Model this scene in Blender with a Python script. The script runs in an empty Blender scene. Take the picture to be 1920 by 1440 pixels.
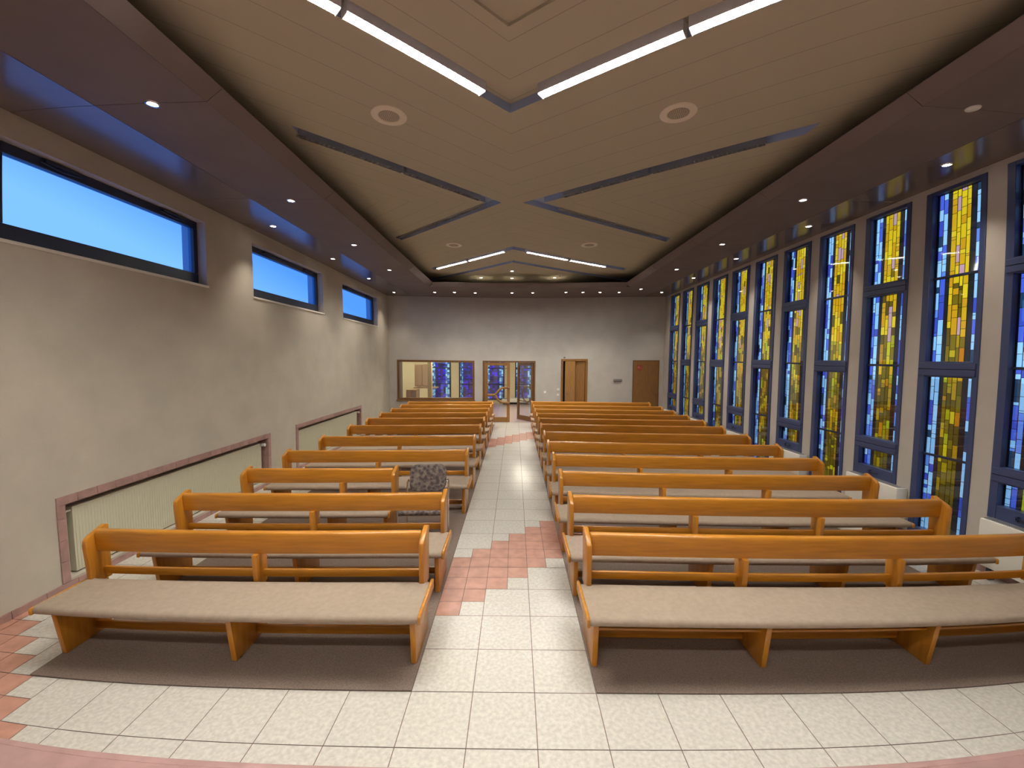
import bpy, bmesh, math, random
from mathutils import Vector, Matrix
R = random.Random(7)
SC = bpy.context.scene
COL = SC.collection

# ---------------------------------------------------------------- camera
# ultra-wide phone lens: its slight barrel distortion is the lens polynomial
cd = bpy.data.cameras.new('camera'); CAM = bpy.data.objects.new('camera', cd); COL.objects.link(CAM); SC.camera = CAM
cd.type = 'PANO'; cd.panorama_type = 'FISHEYE_LENS_POLYNOMIAL'
cd.sensor_fit = 'HORIZONTAL'; cd.sensor_width = 36; cd.sensor_height = 27
cd.fisheye_fov = math.radians(170); cd.fisheye_polynomial_k0 = 0
for i, k in enumerate((1.3673545, -0.4531628, -0.1014850, 0.1024089)):
    setattr(cd, 'fisheye_polynomial_k%d' % (i + 1), -k / 18.75 ** (i + 1))
pitch, yaw, roll = -0.0624962, 0.0068200, 0.0055052
_r = Vector((math.cos(yaw), math.sin(yaw), 0)); _f = Vector((-math.sin(yaw), math.cos(yaw), 0)); _z = Vector((0, 0, 1))
_fw = _f * math.cos(pitch) + _z * math.sin(pitch); _up = -_f * math.sin(pitch) + _z * math.cos(pitch)
_rr = _r * math.cos(roll) + _up * math.sin(roll); _uu = -_r * math.sin(roll) + _up * math.cos(roll)
M = Matrix((_rr, _uu, -_fw)).transposed().to_4x4(); M.translation = Vector((0.0608, -2.611, 2.1712)); CAM.matrix_world = M

# ---------------------------------------------------------------- view, world
SC.view_settings.view_transform = 'Standard'; SC.view_settings.look = 'None'
SC.view_settings.exposure = 0.0; SC.view_settings.gamma = 1.0
try: SC.view_settings.use_curve_mapping = False
except Exception: pass
cy = SC.cycles
cy.use_denoising = True; cy.max_bounces = 8; cy.diffuse_bounces = 4; cy.glossy_bounces = 3; cy.transmission_bounces = 4
cy.transparent_max_bounces = 8; cy.caustics_reflective = False; cy.caustics_refractive = False; cy.sample_clamp_indirect = 6

TUBE = 520.0      # radiance of the fluorescent tubes
SPOT = 80.0       # watts of each halogen downlight
W = bpy.data.worlds.new('overcast_sky'); SC.world = W; W.use_nodes = True
wn = W.node_tree; wb = wn.nodes['Background']
tc = wn.nodes.new('ShaderNodeTexCoord'); sx = wn.nodes.new('ShaderNodeSeparateXYZ'); wn.links.new(tc.outputs['Generated'], sx.inputs[0])
def wmath(op, a, b, c=None):
    n = wn.nodes.new('ShaderNodeMath'); n.operation = op
    for i, v in enumerate((a, b, c)):
        if v is None: continue
        if isinstance(v, (int, float)): n.inputs[i].default_value = v
        else: wn.links.new(v, n.inputs[i])
    return n.outputs[0]
# sky graded to tone the left panes: paler low towards -x, bluer overhead
g1 = wmath('MAXIMUM', wmath('MULTIPLY_ADD', sx.outputs['X'], -6.0, -3.3), -2.0)
g2 = wmath('MULTIPLY_ADD', sx.outputs['Z'], -9.0, 2.08)
g3 = wmath('MULTIPLY', wmath('ADD', g1, g2), wmath('LESS_THAN', sx.outputs['X'], 0)); g4 = wmath('ADD', g3, wmath('MULTIPLY', wmath('GREATER_THAN', sx.outputs['X'], 0), .3))
rp = wn.nodes.new('ShaderNodeValToRGB'); rp.color_ramp.elements[0].color = (.5, .72, 1.0, 1); rp.color_ramp.elements[1].color = (1.25, 1.25, 1.25, 1)
wn.links.new(g4, rp.inputs[0]); wn.links.new(rp.outputs[0], wb.inputs[0])
wb.inputs[1].default_value = 2.0

# ---------------------------------------------------------------- materials
def lin(c): return tuple(((v / 255) / 12.92 if v / 255 <= .04045 else ((v / 255 + .055) / 1.055) ** 2.4) for v in c)
def mat(name, col, rough=.6, metal=0, spec=.5, noise=0, nscale=8, bump=0, bscale=60, coat=0, stretch=None, coat_rough=.15):
    m = bpy.data.materials.new(name); m.use_nodes = True; nt = m.node_tree; b = nt.nodes['Principled BSDF']
    c = lin(col) if max(col) > 1 else col
    b.inputs['Base Color'].default_value = (*c, 1); b.inputs['Roughness'].default_value = rough; b.inputs['Metallic'].default_value = metal
    b.inputs['Specular IOR Level'].default_value = spec; b.inputs['Coat Weight'].default_value = coat; b.inputs['Coat Roughness'].default_value = coat_rough
    if noise or bump:
        t = nt.nodes.new('ShaderNodeTexCoord'); mp = nt.nodes.new('ShaderNodeMapping'); nt.links.new(t.outputs['Object'], mp.inputs[0])
        if stretch: mp.inputs['Scale'].default_value = stretch
    if noise:
        n = nt.nodes.new('ShaderNodeTexNoise'); n.inputs['Scale'].default_value = nscale; n.inputs['Detail'].default_value = 4
        nt.links.new(mp.outputs[0], n.inputs[0])
        r = nt.nodes.new('ShaderNodeValToRGB'); r.color_ramp.elements[0].position = .35; r.color_ramp.elements[1].position = .65
        r.color_ramp.elements[0].color = (*[v * (1 - noise) for v in c], 1); r.color_ramp.elements[1].color = (*[min(1, v * (1 + noise)) for v in c], 1)
        nt.links.new(n.outputs['Fac'], r.inputs[0]); nt.links.new(r.outputs[0], b.inputs['Base Color'])
    if bump:
        n2 = nt.nodes.new('ShaderNodeTexNoise'); n2.inputs['Scale'].default_value = bscale; n2.inputs['Detail'].default_value = 3
        nt.links.new(mp.outputs[0], n2.inputs[0])
        bp = nt.nodes.new('ShaderNodeBump'); bp.inputs['Strength'].default_value = bump; bp.inputs['Distance'].default_value = .01
        nt.links.new(n2.outputs['Fac'], bp.inputs['Height']); nt.links.new(bp.outputs[0], b.inputs['Normal'])
    return m
def emis(name, col, s):
    m = bpy.data.materials.new(name); m.use_nodes = True; b = m.node_tree.nodes['Principled BSDF']
    b.inputs['Base Color'].default_value = (*col, 1); b.inputs['Emission Color'].default_value = (*col, 1); b.inputs['Emission Strength'].default_value = s
    return m
WOOD = mat('honey_beech', (.50, .20, .016), .32, noise=.13, nscale=3.5, stretch=(.8, 9, 9), coat=.35, coat_rough=.18)
WOODV = mat('honey_beech_upright', (.50, .20, .018), .32, noise=.12, nscale=3.5, stretch=(9, 9, .8), coat=.35, coat_rough=.18)
DOORW = mat('door_oak', (.27, .13, .035), .5, noise=.14, nscale=5, stretch=(14, 14, 1))
DARKW = mat('dark_frame_wood', (.16, .075, .025), .5, noise=.15, nscale=5, stretch=(14, 14, 1))
FABRIC = mat('taupe_upholstery', (.37, .29, .225), .95, noise=.05, nscale=30, bump=.35, bscale=400, spec=.1)
CARPET = mat('taupe_carpet', (.27, .205, .168), 1, noise=.14, nscale=90, bump=.6, bscale=500, spec=.05)
WALL = mat('beige_plaster', (.50, .455, .385), .9, noise=.05, nscale=2.5, bump=.25, bscale=120, spec=.2)
BWALL = mat('back_wall_plaster', (.49, .47, .44), .9, noise=.05, nscale=2.5, bump=.2, bscale=120, spec=.2)
PIERM = mat('pier_plaster', (.50, .46, .41), .85, noise=.04, nscale=3, bump=.2, bscale=120, spec=.2)
PINKT = mat('dusky_pink_tile', (.50, .25, .185), .35, noise=.12, nscale=9)
PLATM = mat('mauve_pink_tile', (.44, .265, .25), .35, noise=.08, nscale=9)
PINKW = mat('pink_wall_tile', (.36, .22, .20), .4, noise=.12, nscale=9)
GROUT = mat('grout', (.22, .15, .14), .9)
MARBLE = mat('mottled_cream_tile', (.565, .53, .475), .3, noise=.11, nscale=38, spec=.5)
NAVY = mat('navy_frame_paint', (.045, .062, .15), .45)
NAVYD = mat('dark_navy_frame', (.02, .028, .06), .4)
SOFF = mat('mauve_brown_panel', (.18, .145, .14), .6, spec=.12, noise=.05, nscale=2)
SOFFG = mat('glossy_mauve_panel', (.15, .12, .112), .2, spec=.8, noise=.05, nscale=2)
BLACK = mat('black_and_gap_shade', (.012, .01, .01), .9)  # own black of rack and plinth; painted shade in soffit and door gaps
TROUGH = mat('blue_grey_trough', (.36, .45, .66), .6)
CREAMR = mat('cream_radiator_enamel', (.60, .58, .44), .4)
WHITER = mat('white_enamel', (.72, .69, .62), .4)
CHROME = mat('chrome', (.8, .8, .8), .15, metal=1)
SPKR = mat('cream_plastic', (.80, .72, .60), .6)
SPKG = mat('beige_perforated_grille', (.50, .43, .34), .7)
WHITEP = mat('white_plastic', (.75, .74, .70), .5)
LOUV = mat('white_louvre', (.85, .85, .85), .3)
LOUVD = mat('aluminium_louvre', (.6, .6, .62), .3, metal=.8)
TUBEM = emis('lit_tube', (1.0, .985, .90), TUBE)
TUBEOFF = mat('unlit_tube', (.7, .7, .72), .3)
BULB = emis('halogen_lens', (1.0, .90, .80), 40)
CREAMW = mat('lobby_cream_wall', (.62, .55, .36), .9)
GREYW = mat('lobby_grey_post', (.25, .25, .26), .8)
LOBF = mat('lobby_pink_tile', (.50, .38, .37), .25)
BROWNC = mat('cabinet_brown', (.30, .18, .10), .5)
RED = mat('red_sign', (.30, .05, .04), .5)
GREYP = mat('grey_plate', (.20, .19, .17), .6)

def ceiling_mat():
    m = mat('taupe_ceiling_boards', (.47, .43, .33), .75, spec=.2); nt = m.node_tree; b = nt.nodes['Principled BSDF']
    t = nt.nodes.new('ShaderNodeNewGeometry'); s = nt.nodes.new('ShaderNodeSeparateXYZ'); nt.links.new(t.outputs['Position'], s.inputs[0])
    def ma(op, a, b_=None, c=None):
        n = nt.nodes.new('ShaderNodeMath'); n.operation = op
        for i, v in enumerate((a, b_, c)):
            if v is None: continue
            if isinstance(v, (int, float)): n.inputs[i].default_value = v
            else: nt.links.new(v, n.inputs[i])
        return n.outputs[0]
    X, Y = s.outputs['X'], s.outputs['Y']
    gt = ma('GREATER_THAN', X, 0)
    slope = ma('ADD', .985, ma('MULTIPLY', gt, -.255))
    sxx = ma('MULTIPLY', ma('ABSOLUTE', X), slope)
    u = ma('SUBTRACT', Y, 3.82)
    t1 = ma('SUBTRACT', ma('ABSOLUTE', u), sxx)          # distance ahead of the crossing lines
    f = ma('FRACT', ma('DIVIDE', ma('ADD', t1, 20.0), .425))
    line = ma('LESS_THAN', ma('ABSOLUTE', ma('SUBTRACT', f, .5)), .011)
    mx = nt.nodes.new('ShaderNodeMix'); mx.data_type = 'RGBA'; nt.links.new(line, mx.inputs[0])
    mx.inputs[6].default_value = (.47, .43, .33, 1); mx.inputs[7].default_value = (.33, .29, .225, 1)
    nt.links.new(mx.outputs[2], b.inputs['Base Color']); return m
CEILM = ceiling_mat()

def schlick(nt, f0):
    lw = nt.nodes.new('ShaderNodeLayerWeight'); lw.inputs[0].default_value = .5
    p = nt.nodes.new('ShaderNodeMath'); p.operation = 'POWER'; nt.links.new(lw.outputs['Facing'], p.inputs[0]); p.inputs[1].default_value = 3
    q = nt.nodes.new('ShaderNodeMath'); q.operation = 'MULTIPLY_ADD'; nt.links.new(p.outputs[0], q.inputs[0]); q.inputs[1].default_value = .8; q.inputs[2].default_value = f0
    return q.outputs[0]
def stained_mat():
    m = bpy.data.materials.new('stained_glass'); m.use_nodes = True; nt = m.node_tree; nt.nodes.clear()
    at = nt.nodes.new('ShaderNodeAttribute'); at.attribute_name = 'tint'
    tr = nt.nodes.new('ShaderNodeBsdfTransparent'); nt.links.new(at.outputs['Color'], tr.inputs[0])
    di = nt.nodes.new('ShaderNodeBsdfDiffuse'); hs = nt.nodes.new('ShaderNodeMix'); hs.data_type = 'RGBA'; hs.blend_type = 'MULTIPLY'; hs.inputs[0].default_value = 1
    nt.links.new(at.outputs['Color'], hs.inputs[6]); hs.inputs[7].default_value = (.35, .35, .35, 1); nt.links.new(hs.outputs[2], di.inputs[0])
    a1 = nt.nodes.new('ShaderNodeAddShader'); nt.links.new(tr.outputs[0], a1.inputs[0]); nt.links.new(di.outputs[0], a1.inputs[1])
    gl = nt.nodes.new('ShaderNodeBsdfGlossy'); gl.inputs['Roughness'].default_value = .03
    mx = nt.nodes.new('ShaderNodeMixShader'); nt.links.new(schlick(nt, .12), mx.inputs[0]); nt.links.new(a1.outputs[0], mx.inputs[1]); nt.links.new(gl.outputs[0], mx.inputs[2])
    o = nt.nodes.new('ShaderNodeOutputMaterial'); nt.links.new(mx.outputs[0], o.inputs[0]); return m
STAIN = stained_mat()
def frosted_mat():
    m = bpy.data.materials.new('frosted_blue_glass'); m.use_nodes = True; nt = m.node_tree; nt.nodes.clear()
    tr = nt.nodes.new('ShaderNodeBsdfTransparent'); tl = nt.nodes.new('ShaderNodeBsdfTranslucent')
    tr.inputs[0].default_value = (.30, .462, .72, 1); tl.inputs[0].default_value = (.01, .04, .12, 1)
    a = nt.nodes.new('ShaderNodeAddShader'); nt.links.new(tr.outputs[0], a.inputs[0]); nt.links.new(tl.outputs[0], a.inputs[1])
    o = nt.nodes.new('ShaderNodeOutputMaterial'); nt.links.new(a.outputs[0], o.inputs[0]); return m
FROST = frosted_mat()
def clear_mat():
    m = bpy.data.materials.new('clear_glass'); m.use_nodes = True; nt = m.node_tree; nt.nodes.clear()
    tr = nt.nodes.new('ShaderNodeBsdfTransparent'); tr.inputs[0].default_value = (.93, .95, .93, 1)
    gl = nt.nodes.new('ShaderNodeBsdfGlossy'); gl.inputs['Roughness'].default_value = .02
    mx = nt.nodes.new('ShaderNodeMixShader'); nt.links.new(schlick(nt, .05), mx.inputs[0]); nt.links.new(tr.outputs[0], mx.inputs[1]); nt.links.new(gl.outputs[0], mx.inputs[2])
    o = nt.nodes.new('ShaderNodeOutputMaterial'); nt.links.new(mx.outputs[0], o.inputs[0]); return m
CLEAR = clear_mat()
def chair_fabric():
    m = mat('leafy_grey_fabric', (.12, .10, .10), .95, spec=.1); nt = m.node_tree; b = nt.nodes['Principled BSDF']
    t = nt.nodes.new('ShaderNodeTexCoord'); v = nt.nodes.new('ShaderNodeTexVoronoi'); v.inputs['Scale'].default_value = 26; v.feature = 'SMOOTH_F1'
    n = nt.nodes.new('ShaderNodeTexNoise'); n.inputs['Scale'].default_value = 30; n.inputs['Distortion'].default_value = 2.5
    nt.links.new(t.outputs['Object'], v.inputs[0]); nt.links.new(t.outputs['Object'], n.inputs[0])
    mu = nt.nodes.new('ShaderNodeMath'); mu.operation = 'MULTIPLY'; nt.links.new(v.outputs['Distance'], mu.inputs[0]); nt.links.new(n.outputs['Fac'], mu.inputs[1])
    r = nt.nodes.new('ShaderNodeValToRGB'); r.color_ramp.elements[0].position = .12; r.color_ramp.elements[1].position = .34
    r.color_ramp.elements[0].color = (.085, .068, .072, 1); r.color_ramp.elements[1].color = (.25, .20, .17, 1)
    nt.links.new(mu.outputs[0], r.inputs[0]); nt.links.new(r.outputs[0], b.inputs['Base Color']); return m
CHAIRF = chair_fabric()

# ---------------------------------------------------------------- mesh helpers
class MB:
    def __init__(s): s.v = []; s.f = []; s.m = []
    def add(s, vs, fs, mi=0):
        n = len(s.v); s.v += [tuple(v) for v in vs]; s.f += [tuple(n + i for i in f) for f in fs]; s.m += [mi] * len(fs); return s
    def box(s, x0, x1, y0, y1, z0, z1, mi=0):
        x0, x1 = min(x0, x1), max(x0, x1); y0, y1 = min(y0, y1), max(y0, y1); z0, z1 = min(z0, z1), max(z0, z1)
        v = [(x, y, z) for x in (x0, x1) for y in (y0, y1) for z in (z0, z1)]
        return s.add(v, [(0, 1, 3, 2), (4, 6, 7, 5), (0, 4, 5, 1), (2, 3, 7, 6), (0, 2, 6, 4), (1, 5, 7, 3)], mi)
    def prism(s, poly, a0, a1, axis='x', mi=0):
        # poly in the plane normal to axis: (y,z) for x, (x,z) for y, (x,y) for z
        def P(p, a): return (a, p[0], p[1]) if axis == 'x' else (p[0], a, p[1]) if axis == 'y' else (p[0], p[1], a)
        n = len(poly); v = [P(p, a0) for p in poly] + [P(p, a1) for p in poly]
        return s.add(v, [tuple(range(n)), tuple(range(2 * n - 1, n - 1, -1))] + [(i, (i + 1) % n, n + (i + 1) % n, n + i) for i in range(n)], mi)
    def tube(s, pts, r, seg=10, mi=0, caps=True):
        pts = [Vector(p) for p in pts]; rings = []; n0 = len(s.v); prev = None
        for i, p in enumerate(pts):
            d = (pts[min(i + 1, len(pts) - 1)] - pts[max(i - 1, 0)]).normalized()
            a = prev if prev is not None else (Vector((0, 0, 1)) if abs(d.z) < .9 else Vector((1, 0, 0)))
            u = (a - d * a.dot(d)).normalized(); w = d.cross(u); prev = u
            rings.append([p + (u * math.cos(t) + w * math.sin(t)) * r for t in [2 * math.pi * k / seg for k in range(seg)]])
        v = [q for rg in rings for q in rg]; f = []
        for i in range(len(pts) - 1):
            for k in range(seg): f.append((i * seg + k, i * seg + (k + 1) % seg, (i + 1) * seg + (k + 1) % seg, (i + 1) * seg + k))
        if caps: f += [tuple(range(seg - 1, -1, -1)), tuple((len(pts) - 1) * seg + k for k in range(seg))]
        return s.add(v, f, mi)
    def lathe(s, prof, c, seg=32, mi=0):
        v = []; f = []
        for r, z in prof:
            for k in range(seg): t = 2 * math.pi * k / seg; v.append((c[0] + r * math.cos(t), c[1] + r * math.sin(t), c[2] + z))
        for i in range(len(prof) - 1):
            for k in range(seg): f.append((i * seg + k, i * seg + (k + 1) % seg, (i + 1) * seg + (k + 1) % seg, (i + 1) * seg + k))
        return s.add(v, f, mi)
    def build(s, name, mats, parent=None, bevel=0, seg=2, smooth=False, loc=None):
        me = bpy.data.meshes.new(name); me.from_pydata(s.v, [], s.f)
        for m in (mats if isinstance(mats, (list, tuple)) else [mats]): me.materials.append(m)
        me.polygons.foreach_set('material_index', s.m)
        bm = bmesh.new(); bm.from_mesh(me); bmesh.ops.recalc_face_normals(bm, faces=bm.faces)
        if bevel:
            es = [e for e in bm.edges if len(e.link_faces) == 2 and e.calc_face_angle(0) > .5]
            bmesh.ops.bevel(bm, geom=es, offset=bevel, segments=seg, affect='EDGES', profile=.5, clamp_overlap=True)
        bm.to_mesh(me); bm.free()
        if smooth or bevel:
            me.polygons.foreach_set('use_smooth', [True] * len(me.polygons))
            try: me.set_sharp_from_angle(angle=math.radians(40))
            except Exception: pass
        o = bpy.data.objects.new(name, me); COL.objects.link(o)
        if parent: o.parent = parent
        if loc: o.location = loc
        return o
def empty(name, loc=(0, 0, 0), rz=0, parent=None):
    o = bpy.data.objects.new(name, None); COL.objects.link(o); o.location = loc; o.rotation_euler = (0, 0, rz); o.empty_display_size = .1
    if parent: o.parent = parent
    return o
def tag(o, label=None, cat=None, group=None, kind=None):
    if label: o['label'] = label
    if cat: o['category'] = cat
    if group: o['group'] = group
    if kind: o['kind'] = kind
    return o
def copy_tree(o, parent=None):
    c = o.copy(); COL.objects.link(c); c.parent = parent
    for ch in [k for k in bpy.data.objects if k.parent == o]: copy_tree(ch, c)
    return c
ORD = ['first', 'second', 'third', 'fourth', 'fifth', 'sixth', 'seventh', 'eighth', 'ninth', 'tenth', 'eleventh', 'twelfth']

XL, XR, YB, ZS, ZC, YF = -4.09, 4.895, 10.955, 4.164, 4.5, -6.0

# ---------------------------------------------------------------- walls
def grid_wall(mb, axis, p0, p1, u0, u1, z0, z1, holes):
    us = sorted({u0, u1, *[h[0] for h in holes], *[h[1] for h in holes]}); zs = sorted({z0, z1, *[h[2] for h in holes], *[h[3] for h in holes]})
    solid = lambda i, j: 0 <= i < len(us) - 1 and 0 <= j < len(zs) - 1 and not any(h[0] < (us[i] + us[i + 1]) / 2 < h[1] and h[2] < (zs[j] + zs[j + 1]) / 2 < h[3] for h in holes)
    P = (lambda p, u, z: (p, u, z)) if axis == 'x' else (lambda p, u, z: (u, p, z))
    q = [(0, 1, 2, 3)]
    for i in range(len(us) - 1):
        for j in range(len(zs) - 1):
            if not solid(i, j): continue
            a, b, c, d = us[i], us[i + 1], zs[j], zs[j + 1]
            for p in (p0, p1): mb.add([P(p, a, c), P(p, b, c), P(p, b, d), P(p, a, d)], q)
            if not solid(i - 1, j): mb.add([P(p0, a, c), P(p1, a, c), P(p1, a, d), P(p0, a, d)], q)
            if not solid(i + 1, j): mb.add([P(p0, b, c), P(p1, b, c), P(p1, b, d), P(p0, b, d)], q)
            if not solid(i, j - 1): mb.add([P(p0, a, c), P(p1, a, c), P(p1, b, c), P(p0, b, c)], q)
            if not solid(i, j + 1): mb.add([P(p0, a, d), P(p1, a, d), P(p1, b, d), P(p0, b, d)], q)
LW = [(.725, 3.115), (4.122, 6.51), (7.515, 9.94)]            # high windows in the left wall
NI = [(1.13, 4.36, .085, .80), (5.33, 8.46, .085, .80)]        # radiator niches
m = MB(); grid_wall(m, 'x', XL, XL - .32, YF, YB + .2, 0, 4.75, [(a, b, 3.10, 3.95) for a, b in LW] + NI)
for a, b, c, d in NI: m.box(XL - .33, XL - .15, a - .02, b + .02, c - .02, d + .02)
tag(m.build('wall_left', WALL), 'long beige plaster wall with three high windows and two radiator niches', kind='structure')
RWN = [(1.767 + .8918 * k, 2.457 + .8918 * k, .09 if k % 2 == 0 else .59, 4.10) for k in range(-1, 10)]
m = MB(); grid_wall(m, 'x', XR, XR + .10, YF, YB + .2, 0, 4.75, RWN)
tag(m.build('wall_right', PIERM), 'wall of slim pale piers between the stained glass windows', kind='structure')
m = MB(); grid_wall(m, 'y', YB, YB + .18, XL - .3, XR + .2, 0, 4.75, [(-3.83, -1.31, .77, 2.10), (-1.035, .765, -.01, 2.115), (1.64, 2.47, -.01, 2.16)])
tag(m.build('wall_back', BWALL), 'plain grey-beige rear wall with interior window and doors', kind='structure')
tag(MB().box(XL - .3, XR + .2, YF - .2, YF, 0, 4.75).build('wall_front', WALL), 'altar end wall', kind='structure')

# ---------------------------------------------------------------- floor (40 cm mottled tiles, 20 cm pink tiles)
def pink(i, j):
    if 4 <= j - i <= 8 or 36 <= j - i <= 40:
        return -1 <= i <= 6
    return i + j <= -15
m = MB(); m.add([(XL - .1, YF, -.004), (XR + .1, YF, -.004), (XR + .1, YB + .1, -.004), (XL - .1, YB + .1, -.004)], [(0, 1, 2, 3)], 2)
G = .0028
def tile(x0, x1, y0, y1, mi):
    x0, x1 = max(x0, XL), min(x1, XR); y1 = min(y1, YB)
    if x1 - x0 < .01 or y1 - y0 < .01: return
    m.add([(x0 + G, y0 + G, 0), (x1 - G, y0 + G, 0), (x1 - G, y1 - G, 0), (x0 + G, y1 - G, 0)], [(0, 1, 2, 3)], mi)
for I in range(-9, 15):
    for J in range(-6, 28):
        cells = [(2 * I + a, 2 * J + b) for a in (0, 1) for b in (0, 1)]
        if any(pink(*c) for c in cells):
            for (i, j) in cells: tile(-.6 + .2 * i, -.6 + .2 * i + .2, .2 * j, .2 * j + .2, 1 if pink(i, j) else 0)
        else: tile(-.6 + .4 * I, -.6 + .4 * I + .4, .4 * J, .4 * J + .4, 0)
tag(m.build('floor', [MARBLE, PINKT, GROUT]), 'cream mottled tile floor with stepped pink tile bands', kind='structure')
m = MB().box(XL, XR, YF, -.69, .001, .158); m.box(XL, XR, -.71, -.675, .158, .165); m.box(XL, XR, YF, -.71, .158, .165)
tag(m.build('floor_platform', PLATM, bevel=.004), 'pink tiled edge of the raised altar step', kind='structure')
# pink skirting tiles
def skirting(name, boxes, label):
    m = MB()
    for b in boxes: m.box(*b)
    tag(m.build(name, PINKW, bevel=.002, seg=1), label, kind='structure')
bl = []
y = YF
while y < YB - .01:
    bl.append((XL, XL + .012, y + .002, min(y + .3, YB) - .002, 0, .065)); y += .3
skirting('baseboard_left', bl, 'low dusky pink tile skirting along the left wall')
bl = []; y = YF
while y < YB - .01:
    bl.append((XR - .012, XR, y + .002, min(y + .3, YB) - .002, 0, .075)); y += .3
skirting('baseboard_right', bl, 'low dusky pink tile skirting under the stained glass')
bl = []
for a, b in ((XL + .02, -1.04), (.77, 1.63), (2.48, 3.94), (4.76, XR - .02)):
    x = a
    while x < b - .01: bl.append((x + .002, min(x + .3, b) - .002, YB - .012, YB, 0, .07)); x += .3
skirting('baseboard_back', bl, 'low dusky pink tile skirting along the rear wall')
# pink tile surrounds of the two radiator niches
for n, (a, b, c, d) in enumerate(NI):
    m = MB(); t = .078
    k = a - t
    while k < b + t - .01:
        e = min(k + .2, b + t); m.box(XL, XL + .012, k + .0015, e - .0015, d, d + t); k += .2
    for yy in (a - t, b):
        k = 0.07
        while k < d - .01:
            e = min(k + .2, d); m.box(XL, XL + .012, yy, yy + t, k + .0015, e - .0015); k += .2
    m.box(XL - .15, XL, a, a + .008, .085, d); m.box(XL - .15, XL, b - .008, b, .085, d); m.box(XL - .15, XL, a, b, d - .008, d)
    tag(m.build('trim_%d' % (n + 1), PINKW, bevel=.0015, seg=1), 'dusky pink tile surround of the %s radiator niche' % ('nearer', 'farther')[n], kind='structure')

# ---------------------------------------------------------------- ceiling with chevron troughs
SLL, SLR = .985, .73
def chev_v(a, b, xl, xr, sgn):     # band a..b of y + sgn*s|x|
    top = [(-xl, b - sgn * SLL * xl), (0, b), (xr, b - sgn * SLR * xr)]; bot = [(xr, a - sgn * SLR * xr), (0, a), (-xl, a - sgn * SLL * xl)]
    return top + bot
def arm_poly(side, t0, t1, xe):    # ">" and "<" shaped troughs
    s = SLL if side < 0 else SLR; c = 3.82
    return [(side * xe, c + s * xe - t0), (side * t0 / s, c), (side * xe, c - s * xe + t0), (side * xe, c - s * xe + t1), (side * t1 / s, c), (side * xe, c + s * xe - t1)]
TROUGHS = [chev_v(1.305, 1.565, 2.7, 3.6, 1), chev_v(6.19, 6.42, 2.12, 2.92, -1), chev_v(7.37, 7.58, 3.2, 4.3, -1),
           arm_poly(-1, .155, .40, 2.22), arm_poly(1, .118, .35, 3.06)]
slab = MB().box(XL - .3, XR + .2, YF - .2, YB + .2, ZC, ZC + .25).build('ceiling', [CEILM, TROUGH])
cut = []
for k, poly in enumerate(TROUGHS + [[(-3.2, .515 - SLL * 3.2), (0, .515), (4.2, .515 - SLR * 4.2), (4.2, -5.5), (-3.2, -5.5)]]):
    o = MB().prism(poly, ZC - .1, ZC + (.08 if k < 5 else .02) + .0005 * k, 'z').build('cutter', [CEILM]); cut.append(o)
    md = slab.modifiers.new('b', 'BOOLEAN'); md.operation = 'DIFFERENCE'; md.object = o; md.solver = 'EXACT'
bpy.context.view_layer.update()
dg = bpy.context.evaluated_depsgraph_get(); nm = bpy.data.meshes.new_from_object(slab.evaluated_get(dg))
slab.modifiers.clear(); slab.data = nm
for o in cut: bpy.data.objects.remove(o)
nm.materials.clear(); nm.materials.append(CEILM); nm.materials.append(TROUGH)
for p in nm.polygons:
    c = p.center; s = SLL if c.x < 0 else SLR
    p.material_index = 1 if (ZC + .003 < c.z < ZC + .0823 and not (c.y + s * abs(c.x) < .7)) else 0
    p.use_smooth = False
tag(slab, 'taupe board ceiling with chevron-shaped blue-grey light troughs', kind='structure')

# floating soffit of mauve-brown panels
IN0, IN1, SLX, SRX = -2.37, 3.25, -3.305, 4.215
m = MB()
seams = [YF] + [.80 + 2.06 * k for k in range(-3, 5)] + [YB]
def soff(x0, x1, mi):
    for a, b in zip(seams[:-1], seams[1:]):
        if b - a > .05: m.box(x0 + .003, x1 - .003, a + .003, b - .003, ZS, ZS + .018, mi)
soff(XL, SLX, 1); soff(SRX, XR, 1)
YI = 9.1
sm = [s for s in seams if s < YI] + [YI]
for a, b in zip(sm[:-1], sm[1:]):
    for x0, x1 in ((SLX, IN0), (IN1, SRX)): m.box(x0 + .003, x1 - .003, a + .003, b - (.003 if b < YI else 0), ZS, ZS + .018, 0)
m.box(SLX + .003, SRX - .003, YI, YB, ZS, ZS + .018, 0)
# sloping inner fascia
for a, b in zip(sm[:-1], sm[1:]):
    m.prism([(IN0, ZS), (IN0 + .13, ZS + .10), (IN0 + .12, ZS + .112), (IN0 - .01, ZS + .018)], a + .003, b - (.003 if b < YI else 0), 'y', 0)
    m.prism([(IN1, ZS), (IN1 - .13, ZS + .10), (IN1 - .12, ZS + .112), (IN1 + .01, ZS + .018)], a + .003, b - (.003 if b < YI else 0), 'y', 0)
m.prism([(YI, ZS), (YI - .16, ZS + .10), (YI - .15, ZS + .112), (YI + .01, ZS + .018)], IN0 + .1, IN1 - .1, 'x', 0)
m.box(XL, IN0 - .02, YF, YB, ZS + .02, ZS + .09, 2); m.box(IN1 + .02, XR, YF, YB, ZS + .02, ZS + .09, 2); m.box(IN0 - .02, IN1 + .02, YI + .02, YB, ZS + .02, ZS + .09, 3)  # black side slabs paint the gap's shade; pale rear slab bounces light upward
tag(m.build('ceiling_soffit', [SOFF, SOFFG, BLACK, WALL]), 'suspended mauve-brown panel soffit around the room edge', kind='structure')

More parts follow.
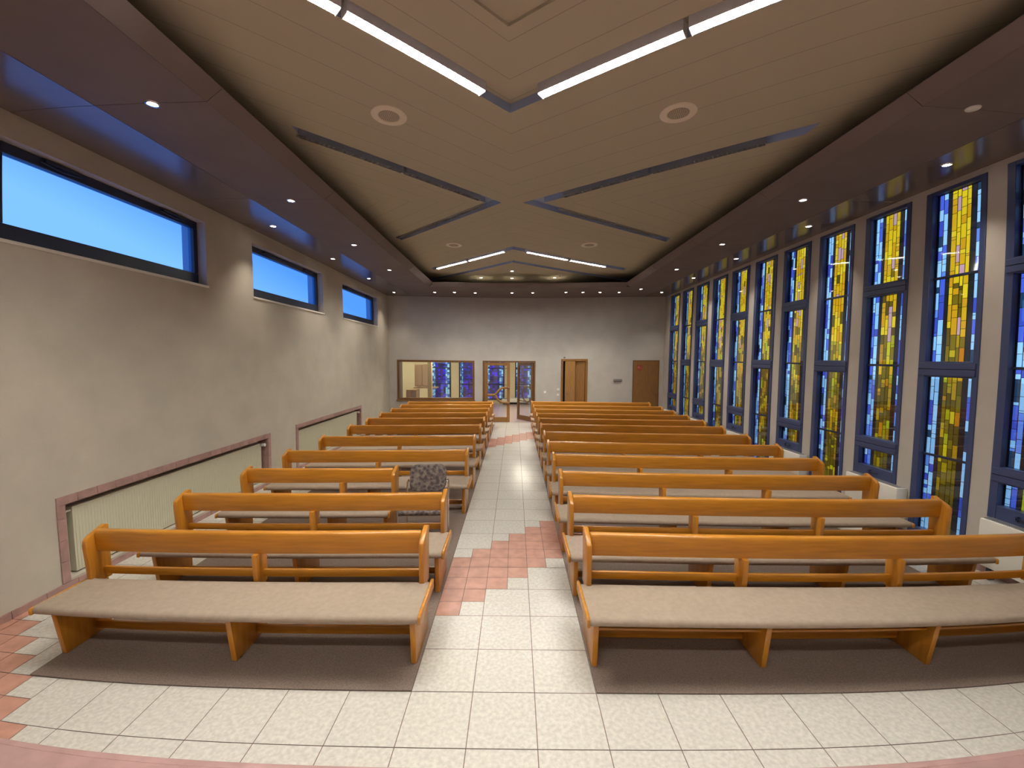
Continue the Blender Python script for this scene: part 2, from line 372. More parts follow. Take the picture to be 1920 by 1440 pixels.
# ---------------------------------------------------------------- stained glass windows (right wall)
def rnd(a, b): return a + (b - a) * R.random()
def glass_pane(y0, y1, z0, z1, x, parent, seed, style='yellow'):
    """pane mesh of glass pieces and lead, y1 is the far (left in view) side"""
    rr = random.Random(seed); vs = []; fs = []; cols = []
    LEAD = (.004, .004, .004); w = y1 - y0
    def quad(a, b, c, d, col):
        n = len(vs); vs.extend([(x, a, c), (x, b, c), (x, b, d), (x, a, d)]); fs.append((n, n + 1, n + 2, n + 3)); cols.append(col)
    if style == 'yellow': bands = [('k', .035, 1), ('b', .21, 2), ('k', .08, 1), ('y', .40, 4), ('k', .11, 1), ('b', .125, 1), ('k', .04, 1)]
    else: bands = [('k', .02, 1), ('w', .16, 2), ('v', .56, 4), ('w', .22, 2), ('k', .04, 1)]
    tot = sum(b[1] for b in bands); u = y1
    for kind, frac, n in bands:
        bw = w * frac / tot; cuts = [0] + [(k + rr.uniform(-.18, .18)) / n for k in range(1, n)] + [1]
        for q in range(n):
            ca = u - bw * cuts[q + 1]; cb = u - bw * cuts[q]
            g = .004; quad(ca, ca + g, z0, z1, LEAD); quad(cb - g, cb, z0, z1, LEAD)
            z = z0; prev = None
            while z < z1 - 1e-6:
                h = rr.uniform(.05, .2) if kind in 'by' else rr.uniform(.15, .4)
                if kind in 'wv': h = rr.uniform(.04, .13)
                if rr.random() < .16 and kind != 'k': h *= .4
                e = min(z + h, z1)
                if z1 - e < .03: e = z1
                if kind == 'b':
                    c = rr.choice([(.22, .40, .56), (.18, .36, .54), (.24, .42, .56), (.045, .08, .40), (.03, .05, .30), (.20, .38, .56), (.08, .16, .46)])
                    if q == 0 and rr.random() < .12: c = (.01, .03, .06)
                elif kind == 'y':
                    p = .96 if z > 3.1 else .80 if z > 2.4 else .60 if z > 1.6 else .45
                    if rr.random() < p:
                        c = rr.choice([(.50, .33, .006), (.44, .25, .004), (.52, .36, .008), (.42, .21, .004)])
                        if z < 2.4: c = tuple(v * rr.choice((1.0, .8, .65)) for v in c); c = (c[0] * .8, c[1] * .85, c[2])
                        if q in (1, 2) and z > 2.4 and rr.random() < .22: c = (.36, .20, .22)
                    else: c = rr.choice([(.09, .06, .004), (.13, .085, .004), (.07, .045, .006)])
                elif kind == 'w': c = rr.choice([(.25, .45, .5), (.06, .16, .42), (.3, .5, .5), (.03, .08, .3), (.02, .05, .12)])
                elif kind == 'v': c = rr.choice([(.05, .015, .42), (.03, .02, .2), (.02, .02, .06), (.04, .02, .14), (.03, .025, .05)])
                else: c = rr.choice([(.006, .006, .008), (.012, .012, .012), (.008, .010, .014)])
                quad(ca + g, cb - g, z, e - .005, c); quad(ca + g, cb - g, e - .005, e, LEAD); z = e
        u -= bw
    me = bpy.data.meshes.new('stained_pane'); me.from_pydata(vs, [], fs); me.materials.append(STAIN)
    at = me.attributes.new('tint', 'FLOAT_COLOR', 'CORNER'); d = []
    for c in cols: d += [c[0], c[1], c[2], 1] * 4
    at.data.foreach_set('color', d)
    o = bpy.data.objects.new('stained_pane', me); COL.objects.link(o); o.parent = parent; return o

def stained_window(n, y0, y1, tall, xf, label):
    root = tag(empty('window_%d' % n, (0, 0, 0)), label, kind='structure')
    jb, fx0, fx1 = .062, xf - .012, xf + .085
    m = MB(); zb = .09 if tall else .59
    bars = [(zb, .17), (1.98, 2.155), (4.06, 4.10)] if tall else [(zb, .73), (.955, 1.12), (3.015, 3.175), (4.06, 4.10)]
    thin = [1.068, 3.11] if tall else [2.10]
    m.box(fx0, fx1, y0, y0 + jb, zb, 4.10); m.box(fx0, fx1, y1 - jb - .02, y1, zb, 4.10)
    for a, b in bars:
        m.box(fx0, fx1, y0 + jb, y1 - jb - .02, a, b)
        if b - a > .14: m.box(fx0 - .014, fx0, y0 + .02, y1 - .02, a + .015, (a + b) / 2 - .004); m.box(fx0 - .014, fx0, y0 + .02, y1 - .02, (a + b) / 2 + .004, b - .015)
    m.build('window_frame', NAVY, root, bevel=.003, seg=1)
    m = MB()
    for z in thin: m.box(xf + .035, xf + .06, y0 + jb, y1 - jb - .02, z - .012, z + .012)
    m.build('glazing_bar', NAVYD, root)
    if not tall:
        m = MB().box(fx0 - .03, fx0 - .014, y0 + .26, y0 + .40, .655, .672); m.box(fx0 - .03, fx0, y0 + .38, y0 + .40, .64, .685)
        m.build('vent_handle', NAVYD, root, bevel=.002, seg=1)
    edges = [.17, 1.068, None, 1.98] if tall else None
    panes = [(.17, 1.056), (1.08, 1.98), (2.155, 3.098), (3.122, 4.06)] if tall else [(.73, .955), (1.12, 2.088), (2.112, 3.015), (3.175, 4.06)]
    for k, (a, b) in enumerate(panes): glass_pane(y0 + jb, y1 - jb - .02, a, b, xf + .05, root, 100 * n + k)
    return root
pos = 'nearest'
for n, k in enumerate(range(-1, 10)):
    y0, y1, zb, _ = RWN[n]; tall = k % 2 == 0
    kindw = 'tall stained glass window reaching the floor' if tall else 'shorter stained glass window above a radiator'
    stained_window(n + 1, y0, y1, tall, XR, '%s, %s of the row from the altar end' % (kindw, ORD[n]))

# ---------------------------------------------------------------- high windows (left wall)
for n, (a, b) in enumerate(LW):
    root = tag(empty('window_%d' % (12 + n)), 'high frosted blue window in dark frame, %s from the altar end' % ORD[n], kind='structure')
    x0, x1 = XL - .19, XL - .11; zb, zt = 3.115, 3.95; fa, fb = a + .0, b - .0
    m = MB().box(x0, x1, fa, fb, 3.86, zt); m.box(x0, x1, fa, fb, zb, 3.27); m.box(x0, x1, fa, fa + .12, 3.27, 3.86); m.box(x0, x1, fb - .065, fb, 3.27, 3.86)
    m.build('window_frame', NAVYD, root, bevel=.004, seg=1)
    MB().box(XL - .155, XL - .147, fa + .095, fb - .06, 3.265, 3.865).build('frosted_pane', FROST, root)
    m = MB()
    for yy in (a + .62, b - .42): m.box(x1, x1 + .035, yy - .16, yy + .16, 3.905, 3.93); m.tube([(x1 + .02, yy - .2, 3.90), (x1 + .03, yy, 3.875), (x1 + .02, yy + .2, 3.90)], .008, 8)
    m.build('vent_stay', NAVYD, root)
    MB().box(XL - .11, XL + .015, a - .01, b + .02, 3.085, 3.115).build('window_sill', WHITER, root, bevel=.004)

# ---------------------------------------------------------------- radiators
def niche_radiator(a, b, label):
    root = tag(empty('panel_radiator', (XL - .1, (a + b) / 2, .1)), label, 'radiator', 'flat radiators in the left wall niches')
    L = (b - a) / 2 - .12; m = MB().box(-.02, .045, -L, L, 0, .635)
    k = -L + .02
    while k < L - .02: m.box(.045, .0485, k, k + .022, .02, .615); k += .033
    m.build('panel', CREAMR, root, bevel=.002, seg=1)
    for s in (-1, 1):
        p = MB().tube([(.02, s * (L + .05), -.015), (.02, s * (L + .05), .60)], .011); p.tube([(.02, s * (L + .05), .60), (.02, s * L, .60)], .011)
        p.build('pipe', WHITER, root, smooth=True)
    v = MB().tube([(.02, L + .05, .60), (.10, L + .05, .60)], .026, 14); v.build('valve', WHITEP, root, smooth=True)
    return root
niche_radiator(1.13, 4.36, 'long cream flat radiator in the tiled niche nearest the altar step')
niche_radiator(5.33, 8.46, 'long cream flat radiator in the farther tiled niche')
n = 0
for k, (y0, y1, zb, _) in enumerate(RWN):
    if zb < .3: continue
    root = tag(empty('convector_radiator', (XR - .16, (y0 + y1) / 2 - .125, 0)), 'white boxed radiator beneath the %s short stained glass window' % ORD[n], 'radiator', 'white boxed radiators under the windows'); n += 1
    L = .405
    MB().box(0, .14, -L, L, .13, .60).build('casing', WHITER, root, bevel=.008)
    m = MB()
    q = -L + .03
    while q < L - .03: m.box(.025, .115, q, q + .010, .60, .606); q += .018
    m.box(.018, .122, -L + .02, -L + .026, .60, .607); m.box(.018, .122, L - .026, L - .02, .60, .607)
    m.build('top_grille', LOUVD, root)
    for s in (-1, 1): MB().box(.03, .10, s * (L - .1) - .02, s * (L - .1) + .02, 0, .13).build('foot', NAVYD, root, bevel=.003, seg=1)

# ---------------------------------------------------------------- carpets
for nm_, x0, x1, y0, y1, lb in (('carpet_runner', -3.235, -.60, .0, 10.5, 'taupe carpet under the left block of pews'), ('carpet_runner', .60, 4.22, .0, 10.6, 'taupe carpet under the right block of pews')):
    tag(MB().box(x0 + .003, x1, y0, y1, .0005, .009).build(nm_, CARPET, bevel=.003, seg=1), lb, 'carpet', 'carpets under the pews')

# ---------------------------------------------------------------- pews
def make_pew(x0, x1, sup, front_shelf=False, over=.045):
    """local frame: x along the pew, y=0 at the rail of the backrest, seat towards -y"""
    root = empty('church_pew')
    ends = [x0 + .02, x1 - .02]
    low = [(-.385, .009), (-.445, .40), (.0, .40), (.0, .009)]
    for i, x in enumerate([ends[0]] + sup + [ends[1]]):
        MB().prism(low, x - .02, x + .02, 'x').build('support_panel', WOODV, root, bevel=.006)
    post = [(-.14, .40), (-.168, .73), (-.160, .765), (-.13, .79), (.0, .838), (.03, .83), (.035, .40)]
    for x in ends: MB().prism(post, x - .02, x + .02, 'x').build('end_post', WOODV, root, bevel=.008)
    mid = [(-.10, .40), (-.12, .655), (.02, .655), (.02, .40)]
    for x in sup: MB().prism(mid, x - .02, x + .02, 'x').build('back_post', WOODV, root, bevel=.005)
    rail = [(-.085, .652), (-.10, .80), (-.092, .820), (-.07, .828), (-.045, .822), (-.045, .652)]
    MB().prism(rail, ends[0] + .02, ends[1] - .02, 'x').build('top_rail', WOOD, root, bevel=.006, seg=2)
    MB().prism([(-.035, .446), (-.04, .505), (-.012, .505), (-.012, .446)], ends[0] + .02, ends[1] - .02, 'x').build('lower_rail', WOOD, root, bevel=.004)
    MB().prism([(-.14, .055), (-.14, .115), (-.112, .115), (-.112, .055)], ends[0] + .02, ends[1] - .02, 'x').build('foot_rail', WOOD, root, bevel=.003)
    s0, s1 = x0 - over, x1 + .045
    seat = []
    for k in range(9):
        t = math.pi * (.5 + k / 8); seat.append((-.52 + .032 * math.cos(t), .425 + .030 * math.sin(t)))
    seat = [(-.12, .452), (-.3, .449)] + seat + [(-.12, .395)]
    MB().prism(seat, s0, s1, 'x').build('seat_cushion', FABRIC, root, bevel=.004, seg=2)
    for x, d in ((s0, -1), (s1, 1)):
        lo = .022 if (d < 0) == (x1 < 0) else 0        # the wall-side end board sits just below the cushion
        MB().prism([(-.56, .40), (-.562, .455 - lo), (-.55, .468 - lo), (-.11, .474 - lo), (-.10, .40)], x, x + d * .022, 'x').build('seat_end', WOOD, root, bevel=.005)
    if front_shelf:
        MB().box(ends[0] + .02, ends[1] - .02, -.37, -.02, .262, .280).build('book_shelf', WOOD, root, bevel=.003)
    return root
LY = [.62, 1.51, 2.43, 3.39, 4.46, 5.60, 6.57, 7.46, 8.31, 9.185, 9.99]
RY = [.61, 1.467, 2.30, 3.161, 4.022, 4.893, 5.768, 6.586, 7.404, 8.244, 9.13, 10.14]
pl = make_pew(-3.225, -.62, [-1.92], over=.005); first = True
for i, yy in enumerate(LY):
    if i == 2:
        q = make_pew(-3.18, -1.375, [-2.02], over=.005); q.location = (0, yy, 0)
        tag(q, 'short honey wood pew beside the patterned chair', 'pew', 'pews left of the aisle'); continue
    o = pl if first else copy_tree(pl); first = False; o.location = (0, yy, 0)
    extra = {0: 'honey wood pew with taupe cushion, front row left of the aisle', 1: 'honey wood pew directly in front of the patterned chair'}.get(i)
    tag(o, extra or 'honey wood pew with taupe cushion, %s row left of the aisle' % ORD[i], 'pew', 'pews left of the aisle')
pr0 = make_pew(.61, 4.225, [1.815, 3.01], True); pr = make_pew(.60, 4.225, [1.815, 3.01])
for i, yy in enumerate(RY):
    o = pr0 if i == 0 else (pr if i == 1 else copy_tree(pr)); o.location = (0, yy, 0)
    tag(o, ('front' if i == 0 else ORD[i]) + ' row long honey wood pew right of the aisle', 'pew', 'pews right of the aisle')

# ---------------------------------------------------------------- stacking chair
ch = tag(empty('stacking_chair', (-1.0, 2.16, .0105)), 'stacking chair with leafy grey fabric and chrome frame beside short pew', 'chair')
def rounded(w, z0, z1, r, y, th, n=6, tilt=0):
    pts = []
    for cx, cz, a0 in ((w / 2 - r, z0 + r, -math.pi / 2), (w / 2 - r, z1 - r, 0), (-w / 2 + r, z1 - r, math.pi / 2), (-w / 2 + r, z0 + r, math.pi)):
        for k in range(n + 1): a = a0 + math.pi / 2 * k / n; pts.append((cx + r * math.cos(a), cz + r * math.sin(a)))
    m = MB(); nn = len(pts)
    v = [(p[0], y + tilt * (p[1] - z0) + d - .03 * (1 - (2 * p[0] / w) ** 2) * 0, p[1]) for d in (0, th) for p in pts]
    m.add(v, [tuple(range(nn)), tuple(range(2 * nn - 1, nn - 1, -1))] + [(i, (i + 1) % nn, nn + (i + 1) % nn, nn + i) for i in range(nn)]); return m
rounded(.44, .53, .845, .09, .17, .045, tilt=.15).build('backrest', CHAIRF, ch, bevel=.014, seg=3)
m = MB(); m.box(-.235, .235, -.225, .20, .39, .435); m.build('seat', CHAIRF, ch, bevel=.017, seg=3)
for s in (-1, 1):
    MB().tube([(s * .235, -.21, .0), (s * .242, -.235, .30), (s * .245, -.22, .42), (s * .245, -.16, .445), (s * .245, .19, .43)], .011, 10).build('front_leg', CHROME, ch, smooth=True)
    MB().tube([(s * .245, .24, .0), (s * .25, .20, .40), (s * .25, .22, .63), (s * .235, .226, .665)], .011, 10).build('rear_leg', CHROME, ch, smooth=True)
for a, b, c in ((.215, .645, .008), (.19, .378, .009), (-.19, .378, .009)): MB().tube([(-.24, a, b), (.24, a, b)], c, 8).build('cross_tube', CHROME, ch, smooth=True)

# ---------------------------------------------------------------- fluorescent fixtures
def make_fixture(lit, w=1.0):
    root = empty('fluorescent_fixture'); L = .61
    lo, tz = ((-.022, .012) if w > .7 else (-.014, .004)) if lit else (-.03, .012)
    m = MB().box(-L, L, -.062 * w, .062 * w, .045, .07)
    for e in (-L, L - .006): m.box(e, e + .006, -.062 * w, .062 * w, lo - (.01 if lit else 0), .045)
    m.box(-L, L, -.066 * w, -.060 * w, lo, .06); m.box(-L, L, .060 * w, .066 * w, lo, .06)
    m.build('housing', LOUV if lit else LOUVD, root)
    MB().tube([(-L + .01, 0, tz), (L - .01, 0, tz)], .017 if w > .7 else .012, 12).build('tube', TUBEM if lit else TUBEOFF, root, smooth=True)
    m = MB(); k = -L + .04
    while k < L - .02: m.box(k, k + .0025, -.06 * w, .06 * w, lo - (0 if not lit else .0), lo + .018 + (.01 if lit else 0)); k += .05
    m.build('louvre_grille', LOUV if lit else LOUVD, root)
    return root
FIX = {'wide': make_fixture(True, .72), 'slim': make_fixture(True, .6), 'off': make_fixture(False, .55)}; used = set()
def place_fix(lit, x, y, ang, z, label, group):
    base = FIX[lit]; o = copy_tree(base) if lit in used else base; used.add(lit)
    o.location = (x, y, z); o.rotation_euler = (0, 0, ang); tag(o, label, 'ceiling light', group)
zf = ZC - .03 + .0
def along(side, x_apex, y_apex, sgn, d, off=0):
    s = SLL if side < 0 else SLR; L = math.hypot(1, s); ux, uy = side / L, -sgn * s / L
    return (x_apex + ux * d, y_apex + uy * d + off, math.atan2(uy, ux))
side_n = {-1: 'left', 1: 'right'}
for side in (-1, 1):
    for q, d in enumerate((.945, 2.20)):
        x, y, a = along(side, 0, 1.455, 1, d)
        place_fix('wide', x, y, a, ZC - .004, 'lit louvred strip light in the near chevron, %s arm, %s from its tip' % (side_n[side], ORD[q]), 'lit strip lights of the near chevron')
    for q, d in enumerate((.85, 2.15)):
        if side > 0: d += .12
        x, y, a = along(side, 0, 6.37, -1, d)
        place_fix('slim', x, y, a, ZC - .002, 'lit strip light in the far roof-shaped trough, %s arm, %s from its peak' % (side_n[side], ORD[q]), 'lit strip lights of the far trough')
    for arm, sg in (('near', 1), ('far', -1)):
        for q, d in enumerate((.78, 2.04)):
            s = SLL if side < 0 else SLR; x, y, a = along(side, side * (.155 + .19 if side < 0 else .118 + .18) / s, 3.82, sg, d + (.0 if side < 0 else .25))
            place_fix('off', x, y, a, ZC + .014, 'unlit strip light in the %s crossing trough, %s arm, %s from the corner' % (side_n[side], arm, ORD[q]), 'unlit strip lights of the crossing troughs')
for q, (x, y) in enumerate(((-1.6, -3.4), (1.9, -3.4), (-1.6, -4.8), (1.9, -4.8))):
    place_fix('wide', x, y, 0, ZC - .075, 'lit strip light over the altar platform, %s' % ('front left', 'front right', 'rear left', 'rear right')[q], 'altar strip lights')

# ---------------------------------------------------------------- downlights
def make_down(lit):
    root = empty('downlight')
    MB().lathe([(.036, -.001), (.038, -.007), (.050, -.006), (.054, .001)], (0, 0, 0), 24).build('trim_ring', CHROME if lit else WHITEP, root, smooth=True)
    MB().lathe([(.001, -.003), (.037, -.003)], (0, 0, 0), 20).build('lens', BULB if lit else WHITEP, root, smooth=True)
    if lit:
        L = bpy.data.lights.new('halogen_bulb', 'SPOT'); L.energy = SPOT; L.color = (1, .90, .75); L.spot_size = math.radians(84); L.spot_blend = 1; L.shadow_soft_size = .03
        o = bpy.data.objects.new('halogen_bulb', L); COL.objects.link(o); o.parent = root; o.location = (0, 0, -.02)
    return root
dl = make_down(True); du = False
def down(x, y, z, label, group):
    global du
    o = copy_tree(dl) if du else dl; du = True; o.location = (x, y, z - .001); tag(o, label, 'downlight', group); return o
for i, y in enumerate((3.97, 6.05, 8.09, 10.23)): down(-3.66, y, ZS, 'halogen downlight beside the left wall, %s from the altar end' % ORD[i], 'downlights next to the left wall')
for i, y in enumerate((.807, 2.91, 4.98, 7.02)): down(-2.82, y, ZS, 'halogen downlight in the inner left soffit row, %s from the altar end' % ORD[i], 'inner left soffit downlights')
for i, y in enumerate((1.79, 3.89, 5.95, 7.91, 10.09)): down(4.455, y, ZS, 'halogen downlight beside the stained glass, %s from the altar end' % ORD[i], 'downlights next to the stained glass')
for i, y in enumerate((2.84, 4.89, 6.91, 9.476)): down(3.66, y, ZS, 'lit halogen downlight in the inner right soffit row, %s from the altar end' % ORD[i], 'inner right soffit downlights')
for i, (x, y) in enumerate(((-2.396, 10.05), (-1.789, 9.97), (-1.164, 10.0), (-.04, 9.925), (.591, 9.92), (1.581, 9.87), (2.093, 9.91), (2.605, 9.95), (3.182, 10.0))):
    down(x, y, ZS, 'halogen downlight on the rear soffit, %s from the left wall' % ORD[i], 'rear soffit downlights')
for x, y, lb in ((-.935, 9.44, 'halogen downlight on the rear ceiling board, leftmost above the soffit edge'), (-.032, 8.54, 'halogen downlight on the rear ceiling at the ridge, upper of the pair'), (-.038, 9.475, 'halogen downlight on the rear ceiling at the ridge, lower of the pair'), (1.193, 9.41, 'halogen downlight on the rear ceiling beside the small sensor')):
    o = down(x, y, ZC, lb, 'rear ceiling downlights')
    for c in o.children:
        if c.type == 'LIGHT': c.data = c.data.copy(); c.data.energy = SPOT * .4
o = make_down(False); o.location = (3.67, .783, ZS - .001); tag(o, 'unlit white downlight in the right soffit nearest the altar end', 'downlight')

# ---------------------------------------------------------------- ceiling loudspeakers, sensor
def make_speaker():
    root = empty('ceiling_loudspeaker')
    MB().lathe([(.10, -.002), (.105, -.012), (.15, -.016), (.168, -.008), (.17, 0)], (0, 0, 0), 40).build('rim', SPKR, root, smooth=True)
    m = MB().lathe([(.001, -.006), (.102, -.006)], (0, 0, 0), 40)
    for k in range(5):
        for q in range(6 + 6 * k):
            a = 2 * math.pi * q / (6 + 6 * k); r = .018 + .017 * k; m.box(r * math.cos(a) - .002, r * math.cos(a) + .002, r * math.sin(a) - .002, r * math.sin(a) + .002, -.009, -.006, 1)
    m.build('grille', [SPKG, BLACK], root); return root
sp = make_speaker()
for i, (x, y, lb) in enumerate(((-1.17, 1.61, 'round ceiling loudspeaker, near left'), (1.597, 1.56, 'round ceiling loudspeaker, near right'), (-1.216, 6.11, 'round ceiling loudspeaker, far left, before the lit far strip lights'), (1.574, 6.09, 'round ceiling loudspeaker, far right, before the lit far strip lights'))):
    o = sp if i == 0 else copy_tree(sp); o.location = (x, y, ZC); tag(o, lb, 'loudspeaker', 'round ceiling loudspeakers')
s = tag(empty('ceiling_sensor', (1.30, 8.95, ZC)), 'small pale sensor hanging from the rear ceiling board', 'sensor')
MB().lathe([(.028, 0), (.028, -.012), (.014, -.014), (.014, -.075), (.001, -.08)], (0, 0, 0), 16).build('sensor_body', WHITEP, s, smooth=True)

# ---------------------------------------------------------------- rear wall: interior window, doors
w = tag(empty('window_15'), 'wooden framed interior window looking into the lobby', kind='structure')
def frame_xz(m, x0, x1, z0, z1, y0, y1, t, tb=None, mi=0):
    tb = t if tb is None else tb
    m.box(x0, x1, y0, y1, z1 - t, z1, mi)
    if tb: m.box(x0, x1, y0, y1, z0, z0 + tb, mi)
    m.box(x0, x0 + t, y0, y1, z0 + tb, z1 - t, mi); m.box(x1 - t, x1, y0, y1, z0 + tb, z1 - t, mi)
m = MB(); frame_xz(m, -3.83, -1.31, .765, 2.105, YB - .02, YB + .12, .07, .075); m.build('window_frame', DARKW, w, bevel=.004, seg=1)
MB().box(-3.76, -1.38, YB + .05, YB + .056, .835, 2.035).build('pane', CLEAR, w)
MB().box(-3.86, -1.29, YB - .05, YB + .0, .745, .775).build('window_sill', DOORW, w, bevel=.004)
d = tag(empty('door_1'), 'double glazed wooden door, left leaf shut and right leaf open', kind='structure')
m = MB(); frame_xz(m, -1.035, .765, 0, 2.115, YB - .015, YB + .15, .055, 0); m.build('door_frame', DARKW, d, bevel=.004, seg=1)
def glazed_leaf(w_, h, parent, mtl, x, y, rz, style):
    lf = empty('leaf', (x, y, .012), rz, parent)
    m = MB(); m.box(0, .11, -.022, .022, 0, h); m.box(w_ - .10, w_, -.022, .022, 0, h); m.box(.11, w_ - .10, -.022, .022, 0, .165); m.box(.11, w_ - .10, -.022, .022, h - .10, h)
    m.build('stile_frame', mtl, lf, bevel=.003, seg=1)
    MB().box(.10, w_ - .09, -.003, .003, .16, h - .09).build('glass', CLEAR, lf)
    m = MB()
    if style == 'Y':
        zc = .93
        m.tube([(.10, -.035, zc), (.36, -.035, zc)], .04, 10); m.tube([(.36, -.035, zc), (.52, -.035, zc + .19), (.60, -.035, zc + .24), (w_ - .05, -.035, zc + .26)], .04, 10)
        m.tube([(.36, -.035, zc), (.46, -.035, zc - .17), (.56, -.035, zc - .25), (w_ - .05, -.035, zc - .27)], .04, 10)
    else:
        zc = .93
        m.tube([(.36 + .27 * math.cos(a), -.035, zc + .27 * math.sin(a)) for a in [math.pi * 2 * k / 24 for k in range(25)]], .026, 10)
        m.tube([(w_ - .05, -.035, zc + .25), (.36, -.035, zc + .27)], .02, 8); m.tube([(w_ - .05, -.035, zc - .25), (.36, -.035, zc - .27)], .02, 8)
    m.build('push_bar', DOORW if style == 'Y' else DARKW, lf, smooth=True)
    m = MB()
    for zz in (zc + .26, zc - .27): m.tube([(w_ - .09, -.055, zz), (w_ - .01, -.055, zz)], .016, 10); m.tube([(w_ - .05, -.055, zz), (w_ - .05, -.02, zz)], .01, 8)
    m.build('door_fitting', CHROME, lf, smooth=True)
    return lf
glazed_leaf(.87, 2.04, d, DOORW, -.975, YB + .03, 0, 'Y')
glazed_leaf(.87, 2.04, d, DARKW, .70, YB + .06, math.radians(128), 'O')
d = tag(empty('door_2'), 'wooden folding door standing slightly open', kind='structure')
m = MB(); frame_xz(m, 1.62, 2.49, 0, 2.175, YB - .025, YB + .15, .07, 0); m.build('door_frame', DOORW, d, bevel=.004, seg=1)
l1 = empty('leaf', (2.41, YB + .03, .01), math.radians(180 - 8), d); MB().box(0, .34, -.02, .02, 0, 2.09).build('leaf_board', DOORW, l1, bevel=.003, seg=1)
l2 = empty('leaf', (2.075, YB - .02, .01), math.radians(180 + 10), d); MB().box(0, .33, -.02, .02, 0, 2.09).build('leaf_board', mat('lighter_oak', (.36, .19, .06), .5, noise=.12, nscale=5, stretch=(14, 14, 1)), l2, bevel=.003, seg=1)
m = MB().tube([(.30, .03, 1.05), (.30, .065, 1.05)], .01, 10); m.tube([(.30, .065, 1.05), (.20, .065, 1.05)], .01, 10); m.build('door_handle', CHROME, l2, smooth=True)
MB().box(1.60, 2.52, YB + .17, YB + .9, 0, 2.4).build('door_gap_shade', BLACK, d)  # black box standing in for the shade behind the ajar door
d = tag(empty('door_3'), 'plain brown wooden door with small red sign near the right corner', kind='structure')
m = MB(); frame_xz(m, 3.935, 4.765, 0, 2.125, YB - .02, YB, .03, 0); m.build('door_frame', DARKW, d, bevel=.003, seg=1)
MB().box(3.965, 4.735, YB - .035, YB - .001, .01, 2.095).build('leaf', mat('brown_door_veneer', (.235, .115, .035), .5, noise=.12, nscale=5, stretch=(14, 14, 1)), d, bevel=.003, seg=1)
m = MB().tube([(4.66, YB - .036, 1.05), (4.66, YB - .08, 1.05)], .01, 10); m.tube([(4.66, YB - .08, 1.05), (4.55, YB - .08, 1.05)], .01, 10); m.build('door_handle', DARKW, d, smooth=True)
m = MB().box(4.06, 4.22, YB - .042, YB - .036, 1.80, 1.97); m.box(4.085, 4.14, YB - .044, YB - .042, 1.86, 1.93, 1); m.box(4.155, 4.20, YB - .044, YB - .042, 1.86, 1.88, 1)
tag(m.build('door_sign', [RED, mat('pale_red', (.45, .14, .12), .5)]), 'small red sign on the brown door in the right corner', 'sign')
tag(MB().box(3.325, 3.60, YB - .03, YB, 1.425, 1.51).build('wall_plate', GREYP, bevel=.006), 'small grey plate on the rear wall between the wooden doors', 'plate')
def switch(x, z, label):
    r = tag(empty('light_switch', (x, YB, z)), label, 'switch', 'white rear wall switches')
    MB().box(-.04, .04, -.012, 0, -.04, .04).build('cover', WHITEP, r, bevel=.003); MB().box(-.027, .027, -.017, -.012, -.027, .027).build('rocker', LOUV, r, bevel=.002, seg=1)
switch(1.10, 1.05, 'white light switch between the glazed door and folding door'); switch(1.54, .96, 'small switch right beside the folding door frame')
switch(1.54, 1.14, 'small switch beside the folding door, upper of the two')
tag(MB().box(1.70, 1.76, YB - .03, YB, 2.20, 2.245).build('door_sensor', GREYP, bevel=.004), 'tiny sensor above the folding door frame', 'sensor')

# ---------------------------------------------------------------- lobby behind the rear wall
LY1 = 16.9
tag(MB().box(-6.2, 3.2, YB + .0, LY1, -.06, -.001).build('floor_lobby', LOBF), 'pinkish tiled lobby floor', kind='structure')
tag(MB().box(-6.2, 3.2, YB + .18, LY1 + .2, 2.7, 2.8).build('ceiling_lobby', WALL), 'lobby ceiling', kind='structure')
lw = [(-3.98, -3.03, .15, 2.5), (-2.66, -1.75, .15, 2.5), (-1.38, -.44, .15, 2.5), (.08, .95, .15, 2.5)]
m = MB(); grid_wall(m, 'y', LY1, LY1 + .2, -6.2, 3.2, 0, 2.8, lw)
tag(m.build('wall_lobby', CREAMW), 'cream far wall of the lobby', kind='structure')
tag(MB().box(-6.3, -6.2, YB + .18, LY1 + .2, 0, 2.8).build('wall_lobby_left', CREAMW), 'cream side wall of the lobby', kind='structure')
tag(MB().box(3.2, 3.3, YB + .18, LY1 + .2, 0, 2.8).build('wall_lobby_right', CREAMW), 'cream right side wall of the lobby', kind='structure')
for n, (a, b, c, d_) in enumerate(lw):
    r = tag(empty('window_%d' % (16 + n)), 'violet and blue stained glass window in the lobby, %s from the left' % ORD[n], kind='structure')
    m = MB(); frame_xz(m, a, b, c, d_, LY1 + .0, LY1 + .08, .045); m.box(a, b, LY1, LY1 + .06, .92, .96); m.box(a, b, LY1, LY1 + .06, 1.70, 1.74); m.build('window_frame', NAVYD, r)
    for k, (z0, z1) in enumerate(((.195, .92), (.96, 1.70), (1.74, 2.455))):
        p = glass_pane(-(b - .045), -(a + .045), z0, z1, 0, r, 5000 + 10 * n + k, 'violet'); p.rotation_euler = (0, 0, math.pi / 2)
        p.location = (0, LY1 + .04, 0)
tag(MB().box(-4.72, -4.42, 13.4, 13.7, 0, 2.7).build('wall_lobby_post', GREYW), 'grey post in the lobby', kind='structure')
tag(MB().box(-3.36, -3.22, 13.3, 13.55, 0, 2.7).build('wall_lobby_pillar', mat('lobby_ochre', (.36, .27, .15), .8)), 'ochre pillar in the lobby', kind='structure')
cb = tag(empty('wall_cupboard', (-4.15, 14.6, .98)), 'brown wall cupboard seen through the interior window', 'cupboard')
MB().box(-.02, .60, 0, .45, 0, .93).build('carcass', BROWNC, cb, bevel=.004)
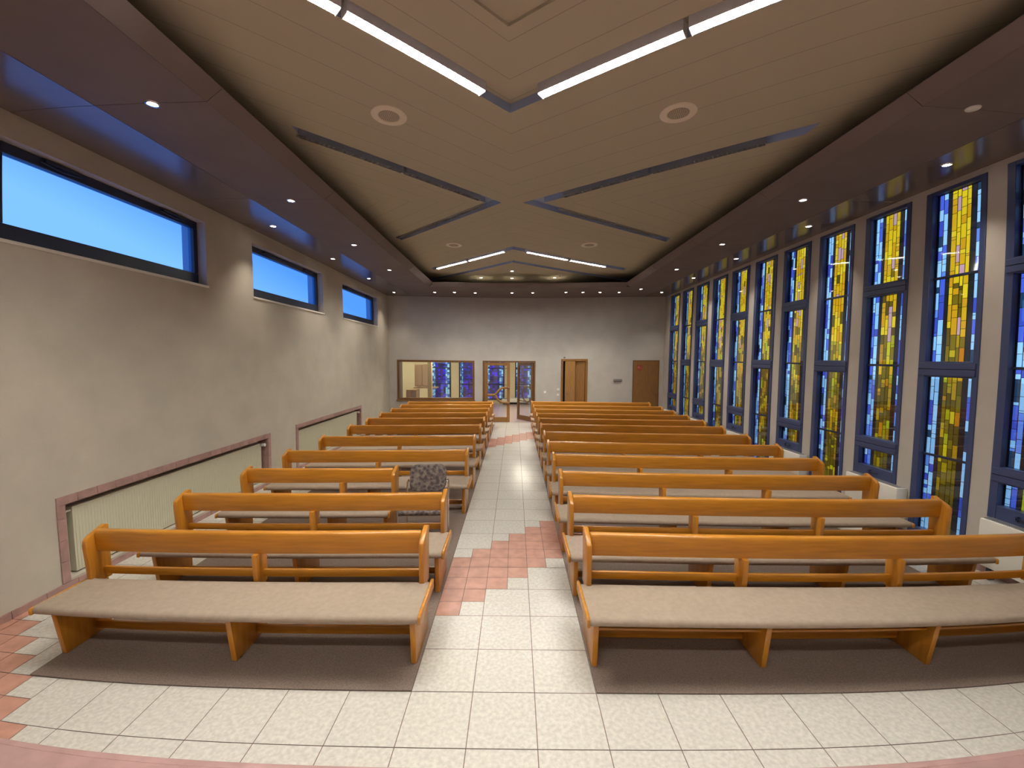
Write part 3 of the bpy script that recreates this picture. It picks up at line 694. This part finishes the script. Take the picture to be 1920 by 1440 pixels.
for k in (0, 1): MB().box(.0 + .30 * k, .28 + .30 * k, -.02, 0, .03, .90).build('door_panel', mat('cupboard_door', (.34, .22, .13), .5), cb, bevel=.003, seg=1)
MB().box(-.05, .9, -.10, .35, -.09, -.04).build('counter_ledge', BROWNC, cb, bevel=.003)
bx = tag(empty('side_cabinet', (-4.42, 14.2, 0)), 'low brown cabinet seen through the interior window', 'cabinet')
MB().box(0, .42, 0, .5, 0, .86).build('carcass', BROWNC, bx, bevel=.004); MB().box(.02, .20, -.02, 0, .05, .82).build('door_panel', mat('cabinet_door', (.27, .16, .10), .5), bx)
MB().box(.22, .40, -.02, 0, .05, .82).build('door_panel', mat('cabinet_door_dark', (.20, .12, .08), .5), bx)
st = tag(empty('coat_rack', (-2.1, 15.6, 0)), 'thin black metal rack in the lobby seen through glass', 'rack')
for x in (-.25, 1.9): MB().tube([(x, 0, 0), (x, 0, 1.75)], .014, 8).build('upright', BLACK, st)
for z in (.35, .98, 1.75): MB().tube([(-.25, 0, z), (1.9, 0, z)], .011, 8).build('cross_bar', BLACK, st)
bn = tag(empty('low_bench', (-.55, 16.3, 0)), 'pale low bench at the far end of the lobby', 'bench')
MB().box(0, 1.3, 0, .45, .10, .28).build('bench_top', WHITER, bn, bevel=.01); MB().box(.05, 1.25, .05, .4, 0, .10).build('plinth', BLACK, bn)
for k_, (x, y) in enumerate(((-2.6, 13.2), (.4, 13.2), (-4.8, 14.6))):  # unseen lamps added to brighten the lobby
    r = tag(empty('lobby_fill_lamp', (x, y, 2.7)), 'added lobby fill lamp %s' % ('in front of the interior window', 'just inside the glazed double door', 'over the lobby cupboard')[k_], 'ceiling light', 'added lobby fill lamps')
    MB().lathe([(.16, 0), (.16, -.05), (.10, -.07), (.001, -.072)], (0, 0, 0), 24).build('diffuser', emis('lobby_fill_glow', (1, .92, .74), 230), r, smooth=True)

# ---------------------------------------------------------------- outside
tag(MB().box(-60, 60, -60, 60, -.6, -.5).build('ground_outside', mat('pale_bounce_ground', (.72, .72, .70), 1, noise=.1, nscale=3)), 'unseen ground outside, made pale to brighten the lower glass', kind='structure')  # unseen ground, made pale so the lower panes look bright
